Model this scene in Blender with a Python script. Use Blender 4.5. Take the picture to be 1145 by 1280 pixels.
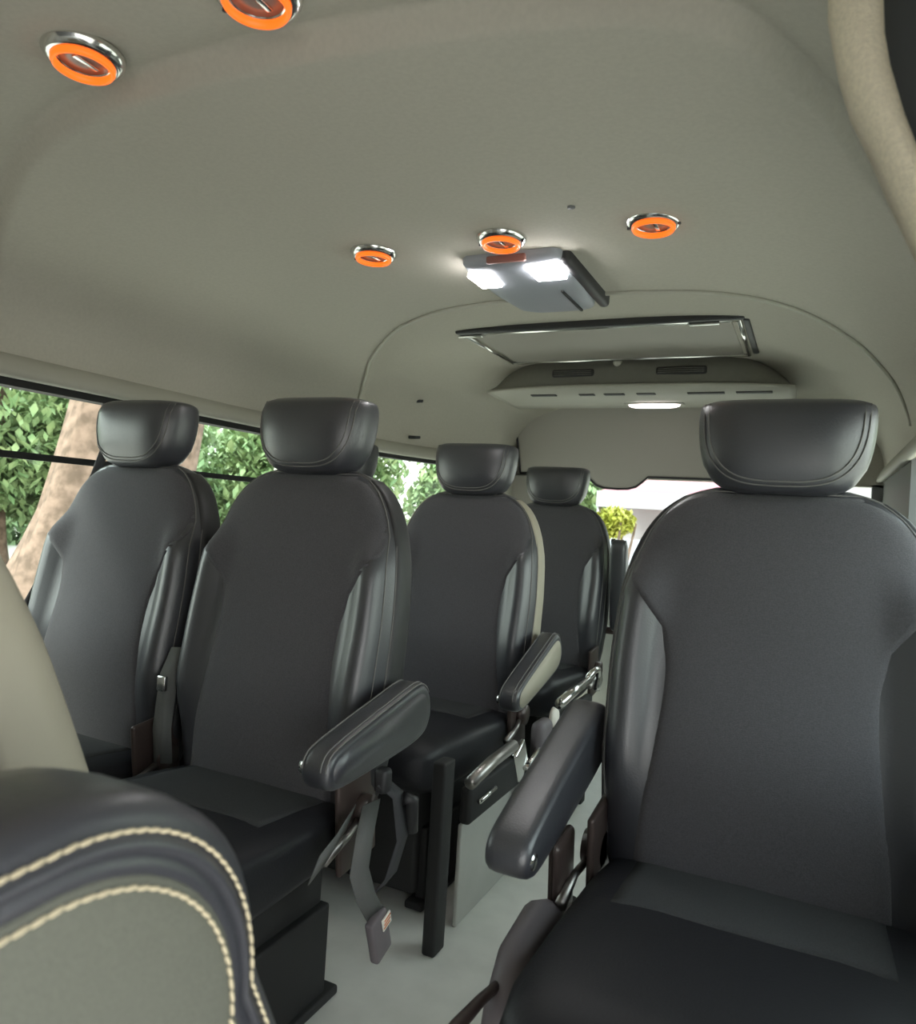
import bpy, bmesh, math, random
from mathutils import Vector, Matrix
random.seed(7)
for o in list(bpy.data.objects): bpy.data.objects.remove(o)
SC = bpy.context.scene
C = SC.collection

# ---------------------------------------------------------------- camera
cam_d = bpy.data.cameras.new('camera'); cam = bpy.data.objects.new('camera', cam_d); C.objects.link(cam)
F = Vector((-0.43224412, 0.90173212, 0.00664892)); Rt = Vector((0.9001545, 0.4310251, 0.0627634)); U = Vector((-0.05372992, -0.03311417, 0.99800629))
cam.matrix_world = Matrix(((Rt.x, U.x, -F.x, 0), (Rt.y, U.y, -F.y, 0), (Rt.z, U.z, -F.z, 1.0), (0, 0, 0, 1)))
cam_d.sensor_fit = 'HORIZONTAL'; cam_d.sensor_width = 36; cam_d.lens = 928.6 / 1145 * 36
cam_d.clip_start = 0.02; cam_d.clip_end = 200
SC.camera = cam
cam_d.dof.use_dof = True; cam_d.dof.focus_distance = 1.8; cam_d.dof.aperture_fstop = 8.0
# ---------------------------------------------------------------- sky
w = bpy.data.worlds.new('overcast_sky'); SC.world = w; w.use_nodes = True
nt = w.node_tree; bg = nt.nodes['Background']
tc = nt.nodes.new('ShaderNodeTexCoord'); sep = nt.nodes.new('ShaderNodeSeparateXYZ'); rmp = nt.nodes.new('ShaderNodeValToRGB')
nt.links.new(tc.outputs['Generated'], sep.inputs[0]); nt.links.new(sep.outputs['Z'], rmp.inputs[0]); nt.links.new(rmp.outputs[0], bg.inputs[0])
rmp.color_ramp.elements[0].position = 0.0; rmp.color_ramp.elements[0].color = (0.92, 0.93, 0.88, 1)
rmp.color_ramp.elements[1].position = 0.6; rmp.color_ramp.elements[1].color = (0.84, 0.92, 1.0, 1)
bg.inputs[1].default_value = 2.6
# ---------------------------------------------------------------- sun (soft, through thin cloud)
sd = bpy.data.lights.new('sun', 'SUN'); sd.energy = 3.0; sd.angle = 0.35; sd.color = (1, .96, .88)
so = bpy.data.objects.new('sun', sd); C.objects.link(so); so.rotation_euler = (math.radians(48), 0, math.radians(-35))
# ---------------------------------------------------------------- exposure
SC.view_settings.view_transform = 'Standard'; SC.view_settings.look = 'None'
SC.view_settings.gamma = 1; SC.view_settings.use_curve_mapping = False
SC.view_settings.exposure = 0.88

# ================================================================ materials
def mat(name, col, rough=.6, metal=0, spec=.5, emit=None, es=0, noise=0, nscale=40, bump=0, bscale=200, sheen=0, coat=0, col2=None):
    m = bpy.data.materials.new(name); m.use_nodes = True; n = m.node_tree; b = n.nodes['Principled BSDF']
    b.inputs['Base Color'].default_value = (*col, 1); b.inputs['Roughness'].default_value = rough
    b.inputs['Metallic'].default_value = metal; b.inputs['Specular IOR Level'].default_value = spec
    b.inputs['Sheen Weight'].default_value = sheen; b.inputs['Coat Weight'].default_value = coat; b.inputs['Coat Roughness'].default_value = .32
    if emit: b.inputs['Emission Color'].default_value = (*emit, 1); b.inputs['Emission Strength'].default_value = es
    t = n.nodes.new('ShaderNodeTexCoord')
    if noise or col2:
        no = n.nodes.new('ShaderNodeTexNoise'); no.inputs['Scale'].default_value = nscale; no.inputs['Detail'].default_value = 5
        n.links.new(t.outputs['Object'], no.inputs['Vector'])
        r = n.nodes.new('ShaderNodeValToRGB'); n.links.new(no.outputs[0], r.inputs[0]); n.links.new(r.outputs[0], b.inputs['Base Color'])
        c2 = col2 or tuple(c * (1 - noise) for c in col)
        r.color_ramp.elements[0].position = .35; r.color_ramp.elements[1].position = .65
        r.color_ramp.elements[0].color = (*c2, 1); r.color_ramp.elements[1].color = (*col, 1)
    if bump:
        nb = n.nodes.new('ShaderNodeTexNoise'); nb.inputs['Scale'].default_value = bscale; n.links.new(t.outputs['Object'], nb.inputs['Vector'])
        bn = n.nodes.new('ShaderNodeBump'); bn.inputs['Strength'].default_value = bump; bn.inputs['Distance'].default_value = .002
        n.links.new(nb.outputs[0], bn.inputs['Height']); n.links.new(bn.outputs[0], b.inputs['Normal'])
    return m
M = {}
M['liner'] = mat('headliner', (.50, .475, .41), .85, noise=.06, nscale=120, bump=.12, bscale=500, spec=.3)
M['liner_trim'] = mat('liner_trim', (.44, .43, .37), .6)
M['cream_mesh'] = mat('cream_mesh', (.90, .82, .64), .85, noise=.12, nscale=260, bump=.5, bscale=420)  # cream whitened to stand in for sunlight on the band
M['dark_plastic'] = mat('dark_plastic', (.05, .055, .06), .45, bump=.1)
M['pillar_grey'] = mat('pillar_grey', (.16, .165, .165), .6)
M['panel_grey'] = mat('panel_grey', (.42, .42, .38), .55, noise=.08, nscale=8)
M['door_panel'] = mat('door_panel', (.44, .42, .38), .6)
M['floor'] = mat('vinyl_floor', (.66, .655, .60), .55, noise=.08, nscale=14, bump=.05)
M['leather'] = mat('black_leather', (.032, .033, .041), .42, bump=.2, bscale=260, spec=1.0, coat=.35)
M['fabric'] = mat('charcoal_fabric', (.094, .091, .100), .95, noise=.22, nscale=420, bump=.5, bscale=600, spec=.2, sheen=.15)
M['cream_vinyl'] = mat('cream_vinyl', (.40, .37, .29), .55, bump=.12, bscale=260)
M['shell'] = mat('black_shell', (.028, .028, .03), .5)
M['stitch'] = mat('grey_piping', (.16, .155, .15), .7)
M['thread'] = mat('cream_thread', (.58, .50, .34), .8, bump=.4, bscale=900)
M['grey_vinyl'] = mat('grey_vinyl', (.115, .118, .095), .75, bump=.25, bscale=500, noise=.1, nscale=300)
M['chrome'] = mat('chrome', (.75, .75, .73), .18, metal=1)
M['steel'] = mat('steel', (.42, .40, .38), .38, metal=1)
M['bronze'] = mat('brown_bracket', (.07, .05, .045), .35, metal=.3)
M['mauve'] = mat('mauve_grey_trim', (.16, .14, .15), .5)
M['shaded_cushion_leather'] = mat('shaded_cushion_leather', (.012, .012, .015), .5, bump=.2, bscale=260, spec=.4)  # seat leather darkened, shade low in the cabin put into its colour
M['shaded_cushion_fabric'] = mat('shaded_cushion_fabric', (.055, .056, .058), .95, noise=.2, nscale=420, bump=.4, bscale=600, spec=.2)  # seat fabric again, with the shade on the cushions in its colour
M['belt'] = mat('webbing', (.045, .045, .05), .75, bump=.4, bscale=500)
M['belt_lt'] = mat('grey_webbing', (.13, .135, .13), .7, bump=.4, bscale=500)
M['rubber'] = mat('rubber', (.015, .015, .015), .7)
M['orange'] = mat('orange_glow', (.3, .05, .01), .4, emit=(1, .14, .010), es=.85)
M['smoke'] = mat('smoky_lens', (.30, .25, .22), .25)
M['white_led'] = mat('white_led', (1, 1, 1), .4, emit=(1, .98, .97), es=22)
M['strip_led'] = mat('strip_led', (1, .9, .92), .4, emit=(1, .86, .86), es=3.5)
M['console'] = mat('console_grey', (.32, .34, .38), .5)
M['ac_grey'] = mat('ac_grey', (.19, .185, .16), .6, noise=.05)
M['ac_lip'] = mat('ac_lip', (.40, .39, .34), .55)
M['ac_dark'] = mat('ac_dark', (.03, .03, .03), .6)
M['hatch'] = mat('hatch_panel', (.33, .31, .27), .6)
M['tag_white'] = mat('tag_white', (.85, .80, .72), .6)
M['tag_orange'] = mat('tag_orange', (.75, .25, .10), .6)
M['bark'] = mat('bark', (.28, .185, .14), .9, col2=(.13, .085, .06), nscale=9, bump=1, bscale=9)
M['leaf'] = mat('leaf', (.20, .32, .14), .7, col2=(.34, .42, .20), nscale=2.5)
M['leaf_far'] = mat('far_leaf', (.30, .44, .22), .8, col2=(.42, .52, .30), nscale=.8)
M['far_wall'] = mat('far_wall', (.36, .34, .35), .9, noise=.1, nscale=.5)
M['leaf_y'] = mat('yellow_leaf', (.44, .46, .06), .6, col2=(.50, .48, .12), nscale=4)
M['bounce_ground'] = mat('pale_bounce_gravel', (.62, .57, .50), .9, col2=(.50, .47, .42), nscale=1.2)  # unseen ground kept pale to bounce light into the cabin
M['pink'] = mat('pink_tent', (.42, .17, .20), .7)
M['white_tent'] = mat('white_tent', (.40, .38, .40), .7)
g = bpy.data.materials.new('window_glass'); g.use_nodes = True; n = g.node_tree; n.nodes.clear()
out = n.nodes.new('ShaderNodeOutputMaterial'); mx = n.nodes.new('ShaderNodeMixShader'); tr = n.nodes.new('ShaderNodeBsdfTransparent'); gl = n.nodes.new('ShaderNodeBsdfGlossy'); fr = n.nodes.new('ShaderNodeFresnel')
fr.inputs[0].default_value = 1.35; gl.inputs['Roughness'].default_value = .02; tr.inputs[0].default_value = (.90, .95, .92, 1)
ge = n.nodes.new('ShaderNodeNewGeometry'); mt = n.nodes.new('ShaderNodeMath'); mt.operation = 'SUBTRACT'; mt.use_clamp = True
n.links.new(fr.outputs[0], mt.inputs[0]); n.links.new(ge.outputs['Backfacing'], mt.inputs[1]); n.links.new(mt.outputs[0], mx.inputs[0]); n.links.new(tr.outputs[0], mx.inputs[1]); n.links.new(gl.outputs[0], mx.inputs[2]); n.links.new(mx.outputs[0], out.inputs[0])
M['glass'] = g

# ================================================================ helpers
def mesh(name, v, f, m, parent=None, smooth=True, sub=0):
    me = bpy.data.meshes.new(name); me.from_pydata([tuple(p) for p in v], [], f); me.update()
    bm = bmesh.new(); bm.from_mesh(me); bmesh.ops.recalc_face_normals(bm, faces=bm.faces); bm.to_mesh(me); bm.free()
    return link(name, me, m, parent, smooth, sub)
def link(name, me, m, parent=None, smooth=True, sub=0):
    for p in me.polygons: p.use_smooth = smooth
    o = bpy.data.objects.new(name, me); C.objects.link(o); me.materials.append(M[m] if isinstance(m, str) else m)
    if parent: o.parent = parent
    if sub: s = o.modifiers.new('sub', 'SUBSURF'); s.levels = s.render_levels = sub
    return o
class MB:
    def __init__(s): s.v = []; s.f = []
    def add(s, v, f):
        k = len(s.v); s.v += [Vector(p) for p in v]; s.f += [tuple(i + k for i in q) for q in f]; return s
    def box(s, c, d, b=0, rot=None):
        bm = bmesh.new(); bmesh.ops.create_cube(bm, size=1)
        for v in bm.verts: v.co = Vector((v.co.x * d[0], v.co.y * d[1], v.co.z * d[2]))
        if b: bmesh.ops.bevel(bm, geom=list(bm.edges), offset=b, segments=3, profile=.5, affect='EDGES')
        R_ = rot if rot else Matrix.Identity(3)
        bm.verts.index_update(); vs = [R_ @ v.co + Vector(c) for v in bm.verts]; fs = [[v.index for v in f.verts] for f in bm.faces]; bm.free()
        return s.add(vs, fs)
    def tube(s, pts, r, n=8, cap=True):
        pts = [Vector(p) for p in pts]; k = len(pts); rings = []
        prev = None
        for i, p in enumerate(pts):
            t = (pts[min(i + 1, k - 1)] - pts[max(i - 1, 0)]).normalized()
            a = (prev - t * prev.dot(t)) if prev else t.orthogonal()
            if a.length < 1e-6: a = t.orthogonal()
            a.normalize(); prev = a; b = t.cross(a)
            rr = r[i] if isinstance(r, (list, tuple)) else r
            rings.append([p + (a * math.cos(2 * math.pi * j / n) + b * math.sin(2 * math.pi * j / n)) * rr for j in range(n)])
        return s.loft(rings, cap)
    def loft(s, rings, cap=True, closed=True):
        n = len(rings[0]); v = [p for r in rings for p in r]; f = []
        for i in range(len(rings) - 1):
            for j in range(n if closed else n - 1):
                f.append((i * n + j, i * n + (j + 1) % n, (i + 1) * n + (j + 1) % n, (i + 1) * n + j))
        if cap: f.append(tuple(range(n))[::-1]); f.append(tuple((len(rings) - 1) * n + j for j in range(n)))
        return s.add(v, f)
    def strap(s, pts, side, wd, th=.0018):
        side = Vector(side).normalized(); pts = [Vector(p) for p in pts]; rings = []
        for i, p in enumerate(pts):
            t = (pts[min(i + 1, len(pts) - 1)] - pts[max(i - 1, 0)]).normalized(); nrm = t.cross(side).normalized()
            a = side * wd / 2; b = nrm * th / 2
            rings.append([p - a - b, p + a - b, p + a + b, p - a + b])
        return s.loft(rings)
    def build(s, name, m, parent=None, smooth=True, sub=0): return mesh(name, s.v, s.f, m, parent, smooth, sub)
def thing(name, label, cat, loc=(0, 0, 0), group=None, rz=0):
    o = bpy.data.objects.new(name, None); C.objects.link(o); o.location = loc; o.rotation_euler = (0, 0, rz); o.empty_display_size = .1
    o['label'] = label; o['category'] = cat
    if group: o['group'] = group
    return o
def struct(o): o['kind'] = 'structure'; return o
def ip(tab, x):
    if x <= tab[0][0]: return tab[0][1]
    for i in range(len(tab) - 1):
        (a, p), (b, q) = tab[i], tab[i + 1]
        if x <= b:
            t = (x - a) / (b - a)
            p0 = tab[i - 1][1] if i else p; q0 = tab[i + 2][1] if i + 2 < len(tab) else q
            m0 = (q - p0) * .5; m1 = (q0 - p) * .5
            m0 = max(-abs(q - p) * 1.5, min(abs(q - p) * 1.5, m0)); m1 = max(-abs(q - p) * 1.5, min(abs(q - p) * 1.5, m1))
            return (2 * t**3 - 3 * t**2 + 1) * p + (t**3 - 2 * t**2 + t) * m0 + (-2 * t**3 + 3 * t**2) * q + (t**3 - t**2) * m1
    return tab[-1][1]
def sst(a, b, x):
    t = max(0, min(1, (x - a) / (b - a))); return t * t * (3 - 2 * t)
def sgp(c, p): return math.copysign(abs(c) ** p, c)

# ================================================================ the van body
XL, XR, ZW = -1.86, .28, 1.287
YB = 3.95          # rear wall
def halfwall(Y):   # left and right wall x at depth Y, narrowing to the rear
    s = sst(2.9, 4.0, Y); return XL + .30 * s, XR - .0 * s
RIB1 = [(-1, 1.15), (-.877, 1.073), (-.749, 1.0), (-.596, .923), (-.442, .869), (-.249, .835), (0, .832), (.117, .842), (.337, .869), (.527, .90), (.612, .945), (.659, 1.01), (.731, 1.16), (.801, 1.36), (.869, 1.56), (1, 1.9)]
RIB2 = [(-1, 2.8), (-.965, 2.74), (-.873, 2.63), (-.737, 2.45), (-.58, 2.28), (-.445, 2.15), (-.25, 2.04), (-.08, 2.0), (.19, 1.99), (.45, 2.01), (.58, 2.06), (.70, 2.18), (.82, 2.40), (.92, 2.66), (1, 2.9)]
def rib(q, kind):  # q in -1..1 across the roof
    return ip(RIB1 if kind == 1 else RIB2, q)
def roof(Y, a):    # a: 0 = left window top ... pi = right window top
    l, r = halfwall(Y); xc = (l + r) / 2; hw = (r - l) / 2
    c = -math.cos(a); s = math.sin(a)
    x = xc + hw * sgp(c, .62); q = (x - xc) / hw
    r1 = sst(-.03, .0, Y - rib(q, 1)); r2 = sst(-.02, .03, Y - rib(q, 2))
    sh = min(1, s * 1.6)
    hz = .346 + .095 * r2 * sh + .045 * (1 - r1) * sh * math.exp(min(0, Y - rib(q, 1)) / .11) - .06 * sst(3.2, 4.0, Y)
    inw = .028 * r2 * (1 - abs(s)) * 0
    return Vector((x, Y, ZW + hz * max(s, 0) ** .62))
NA, NY = 150, 520
Y0 = -1.5
mb = MB(); ring = []
for i in range(NY + 1):
    Y = Y0 + (YB - Y0) * i / NY
    ring.append([roof(Y, math.pi * j / NA) for j in range(NA + 1)])
mb.loft(ring, cap=False, closed=False)
ceil = struct(mb.build('ceiling', 'liner')); sm = ceil.modifiers.new('solid', 'SOLIDIFY'); sm.thickness = .05; sm.offset = 1
# make the thickness go outward
bmn = ceil.data.polygons[len(ceil.data.polygons) // 2].normal
if bmn.z < 0: sm.offset = -1
# thin raised seam along the rear roof opening
mb = MB(); pts = []
for j in range(8, NA - 7):
    a = math.pi * j / NA; Y = 2.1
    for _ in range(5):
        p = roof(Y, a); l, r = halfwall(Y); q = (p.x - (l + r) / 2) / ((r - l) / 2); Y = rib(q, 2) - .025
    p = roof(Y, a); pts.append(p + Vector((0, 0, -.003)))
mb.tube(pts, .0065, 8)
o = struct(mb.build('trim_1', 'liner_trim'))

def wallpanel(name, side, m):
    pass
def quadstrip(rows, th, outward):
    """closed slab from a grid of points"""
    n = len(rows[0]); mb = MB(); v = [p for r in rows for p in r]; v2 = [p + outward * th for p in v]; k = len(v)
    f = []
    for i in range(len(rows) - 1):
        for j in range(n - 1):
            a, b, c_, d = i * n + j, i * n + j + 1, (i + 1) * n + j + 1, (i + 1) * n + j
            f += [(a, b, c_, d), (k + d, k + c_, k + b, k + a)]
    for i in range(len(rows) - 1):
        for j in (0, n - 1): f.append((i * n + j, (i + 1) * n + j, k + (i + 1) * n + j, k + i * n + j))
    for j in range(n - 1):
        for i in (0, len(rows) - 1): f.append((i * n + j, i * n + j + 1, k + i * n + j + 1, k + i * n + j))
    mb.add(v + v2, f); return mb
def side_wall(y0, y1, z0, z1, left, m, name, parent=None, bul=0, th=.05, ins=0):
    rows = []; N = max(2, int((y1 - y0) / .1) + 1)
    for i in range(N + 1):
        y = y0 + (y1 - y0) * i / N; x = halfwall(y)[0 if left else 1]; x += ins if left else -ins
        rows.append([Vector((x + (bul * math.sin(math.pi * k / 8)) * (1 if left else -1), y, z0 + (z1 - z0) * k / 8)) for k in range(9)])
    return quadstrip(rows, th, Vector((-1 if left else 1, 0, 0))).build(name, m, parent, smooth=False)
# left wall: lower panel, header rubber, pillars, windows
wl = struct(side_wall(Y0, YB, 0, .66, True, 'panel_grey', 'wall_left', bul=.03))
struct(side_wall(Y0, YB, .66, .70, True, 'rubber', 'trim_2', ins=.012))                 # window sill rubber
struct(side_wall(Y0, YB, 1.262, 1.290, True, 'rubber', 'trim_3', ins=.004))             # dark seal under the headliner
def lip(left, name):
    mb = MB(); rings = []
    for i in range(60):
        Y = Y0 + (YB - Y0) * i / 59; x = halfwall(Y)[0 if left else 1]; s = 1 if left else -1
        rings.append([Vector((x + s * dx, Y, z)) for dx, z in ((.0, 1.283), (.022, 1.279), (.032, 1.286), (.030, 1.30), (.012, 1.34), (.0, 1.34))])
    mb.loft(rings); return struct(mb.build(name, 'liner_trim'))
lip(True, 'trim_4'); lip(False, 'trim_5')
def side_windows(spans, left, first):
    k = first
    for (y0, y1, z0, z1, bar) in spans:
        w = thing('window_%d' % k, '', '', (0, 0, 0)); del w['label']; del w['category']; w['kind'] = 'structure'
        g_ = side_wall(y0, y1, z0, z1, left, 'glass', 'pane', w, th=.004, ins=-.03)
        if bar:
            side_wall(y0, y1, 1.080, 1.098, left, 'rubber', 'slider_bar', w, th=.02, ins=-.012)
        k += 1
    return k
LW = [(.72, 2.30, .70, 1.264, 1), (2.46, 3.6, .70, 1.264, 0)]
nw = side_windows(LW, True, 1)
for i, (a, b) in enumerate([(Y0, .72), (2.30, 2.46), (3.6, YB)]):  # first stretch is unseen, made solid to keep light off the roof step
    struct(side_wall(a, b, .70, 1.264, True, 'liner_trim', 'wall_left'))
# right wall; unseen stretch beside the camera left open to let daylight in
struct(side_wall(.4, YB, 0, .66, False, 'panel_grey', 'wall_right', bul=.03))
struct(side_wall(.4, YB, .66, .70, False, 'rubber', 'trim_6', ins=.012))
RW = [(.85, 2.86, .70, 1.264, 0)]  # out-of-view front part of this window added for light from the right
nw = side_windows(RW, False, nw)
for (a, b) in [(.4, .85), (2.86, YB)]:
    struct(side_wall(a, b, .70, 1.29, False, 'pillar_grey', 'wall_right'))
# floor
struct(MB().box(((XL + XR) / 2, (Y0 + YB) / 2, -.03), (XR - XL + .1, YB - Y0, .06)).build('floor', 'floor', smooth=False))
# rear wall: lower panel, side posts, header panel with the drooping wiper cover
def rearpoly(pts, m, name, parent=None, y=YB, th=.05, bev=0):
    n = len(pts); v = [Vector((x, y, z)) for x, z in pts] + [Vector((x, y + th, z)) for x, z in pts]
    f = [tuple(range(n))[::-1], tuple(range(n, 2 * n))] + [(i, (i + 1) % n, n + (i + 1) % n, n + i) for i in range(n)]
    return mesh(name, v, f, m, parent, smooth=False)
struct(rearpoly([(-1.75, 0), (.35, 0), (.35, .80), (-1.75, .80)], 'panel_grey', 'wall_rear'))
struct(rearpoly([(-1.75, .8), (-1.42, .8), (-1.42, 1.27), (-1.75, 1.27)], 'door_panel', 'wall_rear'))
struct(rearpoly([(.235, .8), (.35, .8), (.35, 1.27), (.235, 1.27)], 'pillar_grey', 'wall_rear'))
struct(rearpoly([(-1.75, 1.26), (.35, 1.26), (.35, 1.75), (-1.75, 1.75)], 'liner', 'wall_rear'))
# tailgate header panel: rounded top corners, drooping hump in the middle of its lower edge
pts = []
for k in range(9): a = math.pi / 2 * k / 8; pts.append((-1.40 - .14 * math.sin(a), 1.52 + .14 * math.cos(a)))
pts += [(-1.50, 1.27), (-1.12, 1.265), (-1.09, 1.24), (-1.06, 1.215), (-1.02, 1.203), (-.95, 1.20), (-.89, 1.203), (-.85, 1.215), (-.82, 1.24), (-.79, 1.268), (.12, 1.268)]
for k in range(9): a = math.pi / 2 * k / 8; pts.append((.08 + .12 * math.cos(a), 1.54 + .12 * math.sin(a)))
dp = struct(rearpoly(pts, 'door_panel', 'door_1', y=YB - .045, th=.045))
b_ = dp.modifiers.new('b', 'BEVEL'); b_.width = .012; b_.segments = 3
mb = MB(); mb.tube([(p[0], YB - .048, p[1]) for p in pts[9:20]], .006); mb.build('lower_seal', 'shell', dp)
mb = MB(); mb.tube([(p[0], YB - .046, p[1]) for p in pts[:10]], .005); mb.build('edge_seal', 'shell', dp)
wr = thing('window_%d' % nw, '', ''); del wr['label']; del wr['category']; wr['kind'] = 'structure'
rearpoly([(-1.42, .8), (.235, .8), (.235, 1.27), (-1.42, 1.27)], 'glass', 'pane', wr, y=YB + .03, th=.004)
nw += 1
# unseen solid wall behind the camera, put in to block light from the front
struct(rearpoly([(XL, 0), (XR, 0), (XR, 1.7), (XL, 1.7)], 'pillar_grey', 'wall_front_blocker', y=Y0 - .05))

# small round push clips on the left wall
tc_ = [(-1.775, 3.17, 1.555), (-1.77, 3.22, 1.385)]
# right cantrail garnish close to the camera: cream mesh band over a dark door seal panel
inner = [(-.020, .53, 1.62), (-.018, .70, 1.497), (-.014, .75, 1.497)]
def ribbon(name, A, B, m, th, bul):
    """slab between the edge polylines A and B, pushed out in the middle"""
    rows = []
    for p, q in zip(A, B):
        p, q = Vector(p), Vector(q); rows.append([p.lerp(q, k / 6) + Vector((0, -bul * math.sin(math.pi * k / 6), 0)) for k in range(7)])
    return quadstrip(rows, th, Vector((0, 1, 0))).build(name, m, None)
A = [(-.020, .75, 1.63), (-.017, .75, 1.56), (-.014, .75, 1.498), (-.001, .75, 1.436), (.011, .75, 1.397), (.029, .75, 1.357), (.046, .75, 1.315), (.067, .75, 1.267), (.098, .75, 1.20), (.14, .75, 1.10)]
B = [(.026, .74, 1.63), (.028, .74, 1.56), (.030, .74, 1.487), (.033, .74, 1.45), (.039, .74, 1.42), (.052, .74, 1.375), (.063, .74, 1.345), (.090, .74, 1.295), (.122, .74, 1.225), (.17, .74, 1.12)]
t7 = struct(ribbon('trim_7', A, B, 'cream_mesh', .035, .012))
D2 = [(.285, .74, z) for (_, _, z) in B]
t8 = struct(ribbon('trim_8', B, D2, 'pillar_grey', .05, .0))
t8.data.materials.clear(); t8.data.materials.append(M['dark_plastic'])

# ================================================================ ceiling fittings
def ring_lathe(prof, n=40):
    rings = [[Vector((r * math.cos(2 * math.pi * j / n), r * math.sin(2 * math.pi * j / n), z)) for j in range(n)] for r, z in prof]
    m_ = MB(); m_.loft(rings, cap=False); return m_
def downlight(x, y, label, zc=1.633):
    t = thing('ceiling_downlight', label, 'light', (x, y, zc), 'orange ring downlights in the headliner')
    ring_lathe([(.040, -.012), (.0455, -.015), (.052, -.011), (.057, -.004), (.058, .003), (.034, .003), (.034, -.012), (.040, -.012)]).build('bezel', 'chrome', t)
    ring_lathe([(.0365, -.015), (.0378, -.0225), (.0415, -.0225), (.0440, -.018), (.043, -.012), (.0365, -.012), (.0365, -.015)]).build('glow_ring', 'orange', t)
    ring_lathe([(.0005, -.010), (.014, -.012), (.037, -.011), (.037, 0), (.0005, 0)]).build('lens', 'smoke', t)
    mb = MB(); mb.box((.006, 0, -.014), (.009, .04, .004), .001); mb.build('vane', 'chrome', t)
    for a in (0, math.pi):
        mb = MB(); mb.tube([(.0515 * math.cos(a), .0515 * math.sin(a), -.014), (.0515 * math.cos(a), .0515 * math.sin(a), -.008)], .0035); mb.build('screw', 'dark_plastic', t)
downlight(-1.004, .726, 'orange ring downlight nearest the upper left corner, one of two front ones', 1.645)
downlight(-.667, .712, 'orange ring downlight cut off by the top edge of the picture', 1.645)
downlight(-1.004, 1.528, 'small orange ring downlight on the left, left of the lamp console')
downlight(-.667, 1.528, 'orange ring downlight directly in front of the white lamp console')
downlight(-.329, 1.528, 'orange ring downlight right of the lamp console, above the right seat')
o = MB(); o.tube([(-.469, 1.411, 1.634), (-.469, 1.411, 1.628)], .008, 14); o = o.build('headliner_clip', 'pillar_grey')
o['label'] = 'tiny grey round clip pressed into the headliner right of the lamps'; o['category'] = 'clip'
for (x, y, z), lb in zip([(-1.735, 3.13, 1.545), (-1.76, 3.17, 1.375)], ['upper tiny dark clip on the rear left headliner', 'lower tiny dark clip on the rear left headliner']):
    m_ = MB(); m_.tube([(x - .05, y, z), (x + .01, y, z)], [.009, .007], 10); o = m_.build('headliner_clip', 'dark_plastic'); o['label'] = lb; o['category'] = 'clip'

# lamp console
t = thing('lamp_console', 'grey overhead lamp console with two white lit lamps on the headliner', 'light', (0, 0, 0))
rings = []
for y, zb, hw_, in [(1.612, 1.622, .12), (1.625, 1.605, .135), (1.68, 1.598, .142), (1.84, 1.594, .137), (1.98, 1.596, .121), (2.03, 1.606, .105), (2.05, 1.625, .09)]:
    cx = -.685
    rr = []
    for k in range(24):
        a = 2 * math.pi * k / 24; rr.append(Vector((cx + hw_ * .92 * sgp(math.cos(a), .45), y, (zb + 1.66) / 2 + (1.66 - zb) / 2 * sgp(math.sin(a), .45))))
    rings.append(rr)
m_ = MB(); m_.loft(rings); m_.build('housing', 'console', t)
for x0, x1, y0, y1 in ((-.804, -.748, 1.645, 1.74), (-.645, -.570, 1.632, 1.72)):
    m_ = MB(); m_.box(((x0 + x1) / 2, (y0 + y1) / 2, 1.5975), (x1 - x0, y1 - y0, .012), .003); m_.build('lamp_lens', 'white_led', t)
m_ = MB(); m_.box((-.612, 1.90, 1.594), (.007, .18, .006), .001); m_.build('door_gap', 'ac_dark', t)
m_ = MB(); m_.box((-.69, 1.615, 1.617), (.10, .012, .018), .004); m_.build('front_bar', mat('dull_red_bar', (.30, .14, .12), .5), t)
m_ = MB(); m_.box((-.556, 1.83, 1.63), (.03, .38, .05), .012); m_.build('side_rail', 'shell', t)

# roof hatch (recessed panel with a bright frame)
t = thing('roof_hatch', 'rectangular roof hatch with bright metal frame ahead of the air conditioner', 'hatch', (0, 0, 0))
ZR = 1.728
m_ = MB(); m_.box((-.765, 2.86, ZR - .010), (.96, .52, .012), .003); m_.build('hatch_panel', 'hatch', t)
for a, b in (((-1.27, 2.60), (-.26, 2.60)), ((-.26, 2.60), (-.265, 3.12)), ((-1.27, 2.60), (-1.265, 3.12)), ((-1.265, 3.12), (-.265, 3.12))):
    m_ = MB(); m_.tube([(a[0], a[1], ZR - .016), (b[0], b[1], ZR - .016)], .008, 10); m_.build('frame_bar', 'chrome', t)
m_ = MB(); m_.box((-.765, 2.575, ZR - .008), (1.05, .03, .03), .008); m_.box((-.238, 2.84, ZR - .008), (.024, .5, .03), .008); m_.build('outer_seal', 'shell', t)
for x in (-.37, -1.24): m_ = MB(); m_.box((x, 2.602, ZR - .024), (.10, .02, .012), .003); m_.build('latch', 'chrome', t)
m_ = MB(); m_.tube([(-.78, 2.66, ZR - .006), (-.78, 2.66, ZR - .014)], .012, 12); m_.build('button', 'ac_lip', t)

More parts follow.
